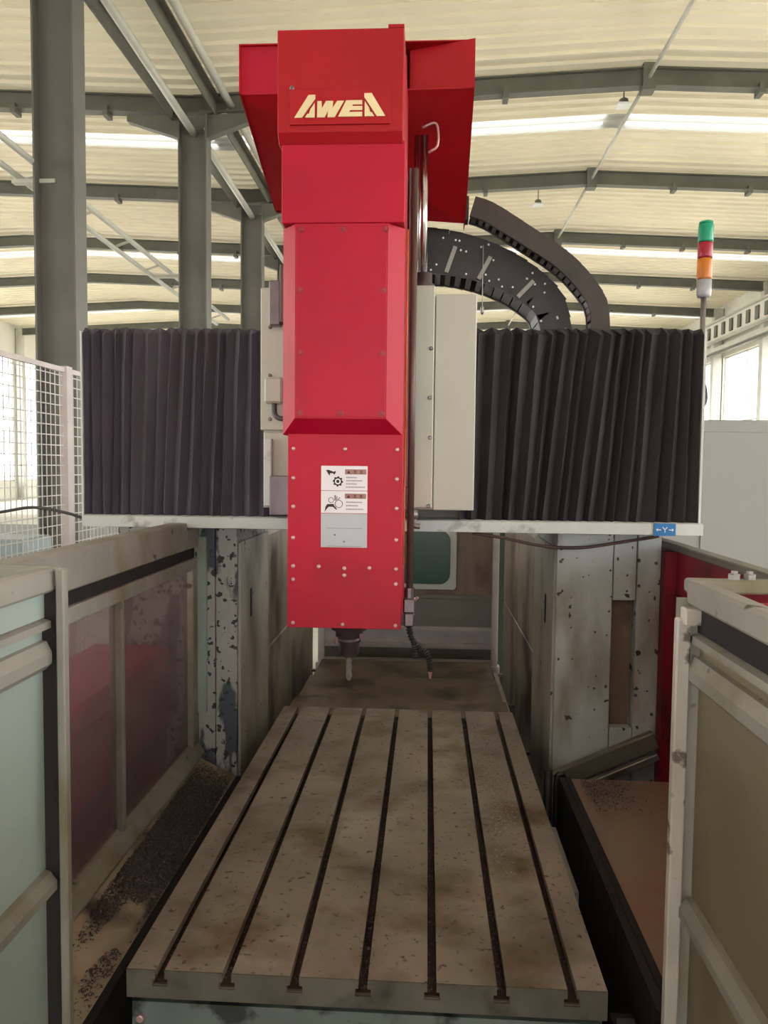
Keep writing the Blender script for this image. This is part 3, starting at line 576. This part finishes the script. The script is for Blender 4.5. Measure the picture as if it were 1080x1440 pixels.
# rails, pipes beside the ram
B(.072, .098, 3.25, 3.32, 2.3, 3.62).build('guide_rail', 'darkmetal', hd, .003)
B(.067, .092, 3.33, 3.45, 2.45, 3.6).build('guide_block', 'blackplastic', hd)
MB().tube([(.078, 3.02, 2.54), (.078, 3.02, 3.3)], .004, 6).build('orange_cord', 'orange', hd, smooth=True)
MB().tube([(.076, 3.02, 2.0), (.078, 3.02, 2.54)], .003, 6).build('orange_cord', 'orange', hd, smooth=True)
MB().tube([(.100, 3.08, 1.86), (.100, 3.08, 3.55)], .0145, 10).build('coolant_pipe', 'pipe_brown', hd, smooth=True)
cv = B(.075, .125, 3.05, 3.11, 1.80, 1.86).build('coolant_valve', 'darkmetal', hd, .006)
MB().lathe(.1, 3.08, [(.02, 1.85), (.02, 1.90)], 10).build('nut', 'darkmetal', cv); MB().tube([(.12, 3.06, 1.85), (.135, 3.06, 1.865)], .006, 6).build('tap', 'bolt', cv)
B(.08, .12, 3.055, 3.105, 1.745, 1.80).build('hose_block', 'darkmetal', cv, .005)
hp = smooth_path([(.098, 3.08, 1.75), (.11, 3.07, 1.70), (.135, 3.06, 1.665), (.165, 3.05, 1.645), (.185, 3.04, 1.61), (.188, 3.04, 1.57)], 4)
for k in range(len(hp)-1): MB().tube([hp[k], (hp[k]+hp[k+1])/2, hp[k+1]], [.009, .015, .009], 8).build('hose_segment', 'blackplastic', cv, smooth=True)
MB().tube([hp[-1], hp[-1]+Vector((0, 0, -.03))], [.009, .004], 8).build('nozzle', 'bolt', cv)
hp2 = smooth_path([(.118, 3.07, 1.69), (.125, 3.06, 1.65), (.13, 3.05, 1.62)], 4)
for k in range(len(hp2)-1): MB().tube([hp2[k], (hp2[k]+hp2[k+1])/2, hp2[k+1]], [.008, .013, .008], 8).build('hose_segment', 'blackplastic', cv, smooth=True)
# tool
tl = thing('drill_tool', 'fluted drill bit in a dark collet holder below the spindle nose', 'drill', (-.155, 3.2, 1.5))
MB().lathe(-.155, 3.2, [(.05, 1.667), (.05, 1.648), (.042, 1.645), (.042, 1.60), (.03, 1.585), (.018, 1.58)], 24).build('collet_holder', 'darkmetal', tl, smooth='a')
V = []; F = []; n = 12; K = 24
for i in range(K+1):
    z = 1.582-.105*i/K
    for k in range(n):
        a_ = 2*math.pi*k/n; r_ = (.0135 if i < K-2 else .0135*(K-i)/3+.001)*(1-.38*max(0, math.cos(2*a_))**2 if i > 5 else 1); th = a_+i*.45
        V.append((-.155+r_*math.cos(th), 3.2+r_*math.sin(th), z))
for i in range(K): F += [(i*n+k, i*n+(k+1) % n, (i+1)*n+(k+1) % n, (i+1)*n+k) for k in range(n)]
F += [tuple(range(n)), tuple(K*n+k for k in range(n))]
MB().add(V, F).build('fluted_bit', 'greymetal', tl)

# rear hood of the head
hh = thing('rear_hood', 'broad red hood with a sloping underside behind the head top', 'hood', (-.17, 3.85, 3.6))
xl, xr = -.689, .346
def hoodpart(xa, xb, ya, yb):
    return [(xa, ya, 4.03), (xb, yb, 4.03), (xb, yb, 4.235), (xa, ya, 4.235)]
B(xl, -.412, 3.474, 3.48, 4.03, 4.235).build('front_band', 'red', hh); 
MB().add([(.062, 3.53, 4.03), (xr, 3.44, 4.03), (xr, 3.44, 4.235), (.062, 3.53, 4.235), (.062, 3.54, 4.03), (xr, 3.45, 4.03), (xr, 3.45, 4.235), (.062, 3.54, 4.235)],
         [(0, 1, 2, 3), (7, 6, 5, 4), (0, 4, 5, 1), (1, 5, 6, 2), (2, 6, 7, 3), (3, 7, 4, 0)]).build('front_band', 'red_dark', hh)
B(-.45, .05, 3.50, 3.52, 3.8, 4.2).build('front_band', 'red_dark', hh)
MB().add([(xl, 3.48, 4.03), (xr, 3.45, 4.03), (xr, 4.18, 3.68), (xl, 4.25, 3.78), (xl, 3.48, 4.036), (xr, 3.45, 4.036), (xr, 4.18, 3.686), (xl, 4.25, 3.786)],
         [(0, 1, 2, 3), (7, 6, 5, 4), (0, 4, 5, 1), (1, 5, 6, 2), (2, 6, 7, 3), (3, 7, 4, 0)]).build('sloping_underside', 'red_dark', hh)
for x, yq, zq in ((xl, 4.25, 3.78), (xr-.004, 4.18, 3.68)): MB().prism([(3.45, 4.03), (3.45, 4.235), (4.3, 4.235), (4.3, zq), (yq, zq)], 'x', x, x+.004).build('side_sheet', 'red_dark', hh)
B(xl, xr, 3.46, 4.3, 4.235, 4.24).build('top_sheet', 'red_dark', hh); B(xl, xr, 4.296, 4.3, 3.78, 4.235).build('back_sheet', 'red_dark', hh)
B(xr, xr+.018, 4.17, 4.27, 3.70, 3.82).build('chain_mount', 'blackplastic', hh)
hb = smooth_path([(.12, 3.60, 3.93), (.17, 3.60, 3.95), (.19, 3.60, 3.93), (.19, 3.60, 3.85), (.15, 3.60, 3.82)], 3)
MB().tube(hb, .006, 6).build('cable_clip', 'bolt', hh, smooth=True)

# ---------------------------------------------------------------- energy chains
def chain(name, label, path, y0, y1, h0, h1, mat, nl, cross, rivets):
    P = smooth_path([(x, 0, z) for x, z in path], 10); L_ = [0]
    for a_, b_ in zip(P[:-1], P[1:]): L_.append(L_[-1]+(b_-a_).length)
    def at(s):
        s = max(0, min(L_[-1], s))
        for i in range(len(P)-1):
            if L_[i+1] >= s: return P[i].lerp(P[i+1], (s-L_[i])/max(1e-6, L_[i+1]-L_[i]))
        return P[-1]
    t = thing(name, label, 'cable chain', (path[-1][0], (y0+y1)/2, path[-1][1])); p = L_[-1]/nl
    for k in range(nl):
        a_, b_ = at(k*p), at((k+1)*p); f = k/(nl-1); h = h0+(h1-h0)*f; c = (a_+b_)/2; d = (b_-a_); ang = math.atan2(d.z, d.x)
        R_ = Matrix.Rotation(-ang, 3, 'Y'); ln = d.length*1.12+(.05 if h > .14 and f > .45 else .02 if f > .5 else 0)
        lk = MB()
        for yy in (y0, y1): lk.obox((c.x, yy, c.z), (ln, .022+.004*(k % 2), h), R_)
        lk.obox((c.x, (y0+y1)/2, c.z)+(R_ @ Vector((0, 0, h/2-.012))) if False else Vector((c.x, (y0+y1)/2, c.z))+R_ @ Vector((0, 0, h/2-.012)), (ln*.9, y1-y0, .016), R_)
        o = lk.build('chain_link', mat, t)
        MB().obox(Vector((c.x, (y0+y1)/2, c.z))+R_ @ Vector((0, 0, -h/2+.012)), (ln*.42, y1-y0-.02, .016), R_).build('crossbar', cross, o)
        if rivets:
            for _ in range(2):
                q = Vector((c.x, y0-.013, c.z))+R_ @ Vector((random.uniform(-.4, .4)*ln, 0, random.choice((-.42, -.3, .3, .42, .1))*h))
                inst('rivet', rivets, o, q, (math.pi/2, 0, 0))
            if k in (2, 5, 9): MB().obox(Vector((c.x, y0-.02, c.z))+R_ @ Vector((0, 0, -.16*h)), (.022, .012, h*.62), R_ @ Matrix.Rotation(.15, 3, 'Y')).build('side_slat', 'greymetal', o)
    return t
rv = MB().lathe(0, 0, [(.006, 0), (.006, .003)], 6).mesh('rivet', 'white')
t = chain('cable_chain', 'wide black cable chain with pale rivets curving down onto the crossbeam', [(.12, 3.585), (.30, 3.565), (.52, 3.50), (.70, 3.40), (.82, 3.29), (.86, 3.155)], 4.34, 4.62, .25, .17, 'blackplastic', 14, 'blackplastic', rv)
for k in range(4):
    MB().tube(smooth_path([(.55, 4.4+.05*k, 3.42), (.70, 4.4+.05*k, 3.33), (.80, 4.4+.05*k, 3.2), (.82, 4.4+.05*k, 3.12)], 6), .008, 6).build('cable', 'greymetal', t, smooth=True)
chain('cable_chain', 'narrow brown black cable chain arching from the red hood to the crossbeam', [(.385, 3.76), (.48, 3.725), (.68, 3.60), (.86, 3.48), (.98, 3.36), (1.05, 3.25), (1.065, 3.13)], 4.16, 4.28, .105, .095, 'brownplastic', 22, 'greymetal', None)

tag(MB().tube([(.452, 4.30, 3.60), (.452, 4.30, 3.27)], .003, 6).lathe(.452, 4.30, [(.004, 3.275), (.010, 3.265), (.010, 3.235), (.003, 3.225)], 8).build('plumb_line', 'greymetal'), 'thin hanging cord with a small weight below the wide cable chain', 'cord')
# signal tower
t = thing('signal_tower', 'stacked green red and orange signal light on a thin pole', 'signal light', (1.56, 4.05, 2.6))
sx, sy = 1.555, 4.05
MB().lathe(sx, sy, [(.014, 2.55), (.014, 3.27)], 10).build('pole', 'greymetal', t, smooth='a'); B(1.53, 1.57, 4.03, 4.07, 2.58, 2.66).build('bracket', 'greymetal', t)
MB().lathe(sx, sy, [(.03, 3.262), (.036, 3.275), (.036, 3.35)], 20).build('base_housing', 'label_grey', t, smooth='a')
for z0, z1, mt in ((3.35, 3.455, 'lamp_orange'), (3.455, 3.535, 'lamp_red'), (3.535, 3.625, 'lamp_green')):
    MB().lathe(sx, sy, [(.036, z0+.003), (.037, z0+.01), (.037, z1-.008), (.036, z1)], 20).build('lens', mt, t, smooth='a')
MB().lathe(sx, sy, [(.036, 3.625), (.033, 3.64), (.01, 3.645)], 20).build('lens_cap', 'lamp_green', t, smooth='a')
tag(MB().tube(smooth_path([(1.522, 3.95, 2.85), (1.545, 3.95, 2.80), (1.55, 3.95, 2.73), (1.522, 3.95, 2.68)], 6), .007, 8).build('looped_cable', 'cable', smooth=True), 'short looped grey cable at the crossbeam end', 'cable')
tag(MB().tube(smooth_path([(-1.62, 4.3, 2.10), (-1.75, 4.3, 2.06), (-1.9, 4.3, 2.10), (-2.1, 4.3, 2.13), (-2.3, 4.3, 2.10), (-2.6, 4.3, 2.06)], 6), .009, 8).build('hanging_cable', 'cable', smooth=True), 'grey cable sagging from the crossbeam to the mesh fence', 'cable')
tag(MB().tube(smooth_path([(.40, 3.95, 2.05), (.55, 3.95, 2.03), (.75, 3.97, 1.99), (.95, 3.99, 1.98), (1.15, 3.99, 2.01), (1.34, 3.95, 2.05)], 6), .008, 8).build('drooping_hose', 'pipe_brown', smooth=True), 'thin brown hose drooping under the crossbeam ledge', 'hose')

# ---------------------------------------------------------------- left guard with panes
t = thing('window_guard', 'grey framed guard with two grimy panes beside the left trough', 'guard', (-1.08, 3.1, 0))
gx0, gx1 = -1.11, -1.06
B(gx0-.03, gx1+.01, 2.11, 3.83, 1.95, 2.09).build('top_rail', 'guard', t, .006); B(gx0-.03, gx1+.01, 3.832, 4.04, 1.95, 2.055).build('top_rail', 'guard', t, .006); B(gx0, gx1-.02, 2.1, 4.04, 1.89, 1.95).build('rail_recess', 'black', t); B(gx0, gx1, 2.1, 4.04, 1.83, 1.89).build('head_rail', 'guard', t, .004)
MB().prism([(gx0, .70), (gx0, .90), (gx1, .88), (gx1+.035, .825), (gx1+.035, .815), (gx1, .815), (gx1, .70)], 'y', 2.1, 4.04).build('sill', 'guard', t)
for a_, b_ in ((2.1, 2.2), (3.0, 3.03), (3.95, 4.04)): B(gx0, gx1+.004, a_, b_, .88, 1.84).build('mullion', 'guard', t, .003)
B(gx0+.02, gx0+.026, 2.2, 3.0, .88, 1.84).build('pane', 'guard_pane', t); B(gx0+.02, gx0+.026, 3.05, 3.93, .88, 1.84).build('pane', 'guard_pane', t)
B(gx0, gx1-.01, 2.1, 4.04, 0, .70).build('lower_sheet', 'guard', t)
B(-1.058, -1.01, 4.02, 4.045, 1.05, 2.0).build('end_flashing', 'guard_pale', t)
t = thing('red_housing', 'red housing seen through the left guard panes', 'conveyor', (-1.45, 3.3, 0))
B(-1.62, -1.20, 2.2, 4.0, .98, 1.42).build('housing', 'red', t, .02); B(-1.60, -1.22, 2.25, 3.95, 0, .98).build('base', 'green_dark', t); B(-1.2, -1.18, 2.2, 4.0, 1.28, 1.32).build('edge_rail', 'red', t)  # red box over a dark green base, giving the panes their red

# doors at the near end
def door(s, label, sheet, redlabel):
    a = lambda x0, x1: (min(s*x0, s*x1), max(s*x0, s*x1)); t = thing('sliding_door', label, 'door', (s*.9, 1.1, 0)); ya, yb = .25, 2.045
    B(*a(.85, .90), ya, yb, 2.035, 2.10).build('top_rail', 'guard', t, .008)
    B(*a(.875, .90), ya, yb-.02, 1.965, 2.035).build('track', 'black' if s > 0 else sheet, t)
    MB().prism([(s*.90, 1.965), (s*.862, 1.955), (s*.862, 1.935), (s*.90, 1.93)], 'y', ya, yb-.01).build('track_lip', 'guard', t)
    MB().prism([(s*.90, 1.905), (s*.87, 1.90), (s*.855, 1.87), (s*.855, 1.84), (s*.875, 1.82), (s*.90, 1.82)], 'y', ya, yb-.02).build('head_rail', 'guard', t)
    B(*a(.885, .905), ya, yb-.015, 1.255, 1.964).build('upper_sheet', sheet, t); B(*a(.885, .905), ya, yb-.015, .1, 1.20).build('lower_sheet', sheet, t)
    MB().prism([(s*.905, 1.26), (s*.868, 1.25), (s*.850, 1.225), (s*.850, 1.20), (s*.905, 1.195)], 'y', ya, yb-.02).build('middle_rail', 'guard', t)
    B(*a(.822, .858) if s > 0 else a(.818, .842), 2.02, 2.05, .05, 2.0 if s > 0 else 2.1).build('stile', 'stile' if s > 0 else 'guard', t, .004); B(*a(.83, .90), 2.046, 2.06, .05, 2.05).build('stile_flange', 'black' if s < 0 else 'guard', t)  # left flange coloured black to paint the dark gap beside the stile
    B(*a(.855, .90), ya, yb, .02, .10).build('bottom_rail', 'guard', t)
    if s > 0: B(*a(.835, .88), 2.0, 2.045, 1.985, 2.03).build('corner_bracket', 'stile', t, .004)
    e = thing('end_panel', redlabel, 'panel', (s*1.3, 2.1, 0))
    B(*a(.905, 1.75), 2.065, 2.085, 0, 2.035).build('sheet', 'red' if s > 0 else 'red_old', e)
    B(*a(.86, 1.75), 2.062, 2.10, 2.06, 2.098).build('top_bar', 'guard', e, .006)
    if s > 0:
        for x in (.985, 1.025): MB().lathe(x, 2.08, [(.016, 2.098), (.016, 2.112), (.009, 2.113), (.009, 2.12)], 6).build('nut', 'greymetal', e)
    return t
door(-1, 'pale green grey sliding door beside the left trough', 'guard_pale', 'dull red end panel behind the left sliding door')
door(1, 'warm grey sliding door with white stile beside the right trough', 'guard_warm', 'bright red end panel behind the right sliding door')
t = thing('red_guard', 'dull red side guard beside the pale right column', 'guard', (1.47, 3.2, 0))
B(1.45, 1.48, 2.1, 4.6, 0, 1.97).build('sheet', 'red_old', t); B(1.43, 1.5, 2.1, 4.6, 1.97, 2.005).build('top_rail', 'rear_grey', t, .005)
B(1.395, 1.45, 4.0, 4.06, 0, 1.965).build('end_post', 'red_old', t)

# ---------------------------------------------------------------- surroundings
t = thing('control_cabinet', 'large light grey control cabinet behind the right column', 'cabinet', (3.2, 6.9, 0))
B(1.95, 4.6, 6.5, 7.3, .08, 2.80).build('body', 'cabinet', t, .01); B(2.0, 4.55, 6.55, 7.25, 0, .08).build('plinth', 'black', t)
for x in (2.85, 3.72): B(x-.42, x+.42, 6.485, 6.5, .2, 2.7).build('door', 'cabinet', t, .004)
t = thing('mesh_fence', 'pale wire mesh fence with posts left of the machine', 'fence', (-2.6, 6, 0))
ys_f = [3.6, 4.7, 5.76, 6.9, 8.0]
for y in ys_f: B(-2.63, -2.57, y-.045, y+.045, 0, 3.12).build('post', 'fence', t)
for i in range(4):
    a_, b_ = ys_f[i]+.045, ys_f[i+1]-.045
    for z in (.1, 1.6, 3.09): B(-2.615, -2.585, a_, b_, z-.018, z+.018).build('rail', 'fence', t)
    mb = MB(); y = a_
    while y < b_: mb.box(-2.602, -2.598, y-.004, y+.004, .1, 3.09); y += .07
    z = .12
    while z < 3.09: mb.box(-2.604, -2.600, a_, b_, z-.004, z+.004); z += .075
    mb.build('wire_mesh', 'wire', t)['kind'] = 'stuff'
def bg(name, label, cat, x0, x1, y0, y1, h, mat, mat2):
    t = thing(name, label, cat, ((x0+x1)/2, (y0+y1)/2, 0)); B(x0, x1, y0, y1, h*.35, h).build('body', mat, t, .03); n = max(2, int((x1-x0)/.7))
    for k in range(n): xx = x0+.1+(x1-x0-.2)*k/(n-1); B(xx-.12, xx+.12, y0+.05, y1-.05, 0, h*.35).build('leg', mat2, t)
    B(x0+.2, x1-.2, y0-.03, y0, h*.55, h*.85).build('front_panel', 'cabinet', t, .01)
bg('storage_rack', 'long pale rack with dark legs beyond the mesh fence', 'rack', -14.5, -6.2, 17.5, 18.6, 1.1, 'wall', 'black')
bg('blue_machine', 'blue grey machine standing beyond the mesh fence', 'machine', -5.7, -5.0, 9.5, 10.3, 1.4, 'blue_machine', 'black')
bg('pale_bench', 'low pale bench with dark legs behind the machine', 'bench', -4.6, -2.9, 11.5, 12.3, .85, 'wall', 'black')
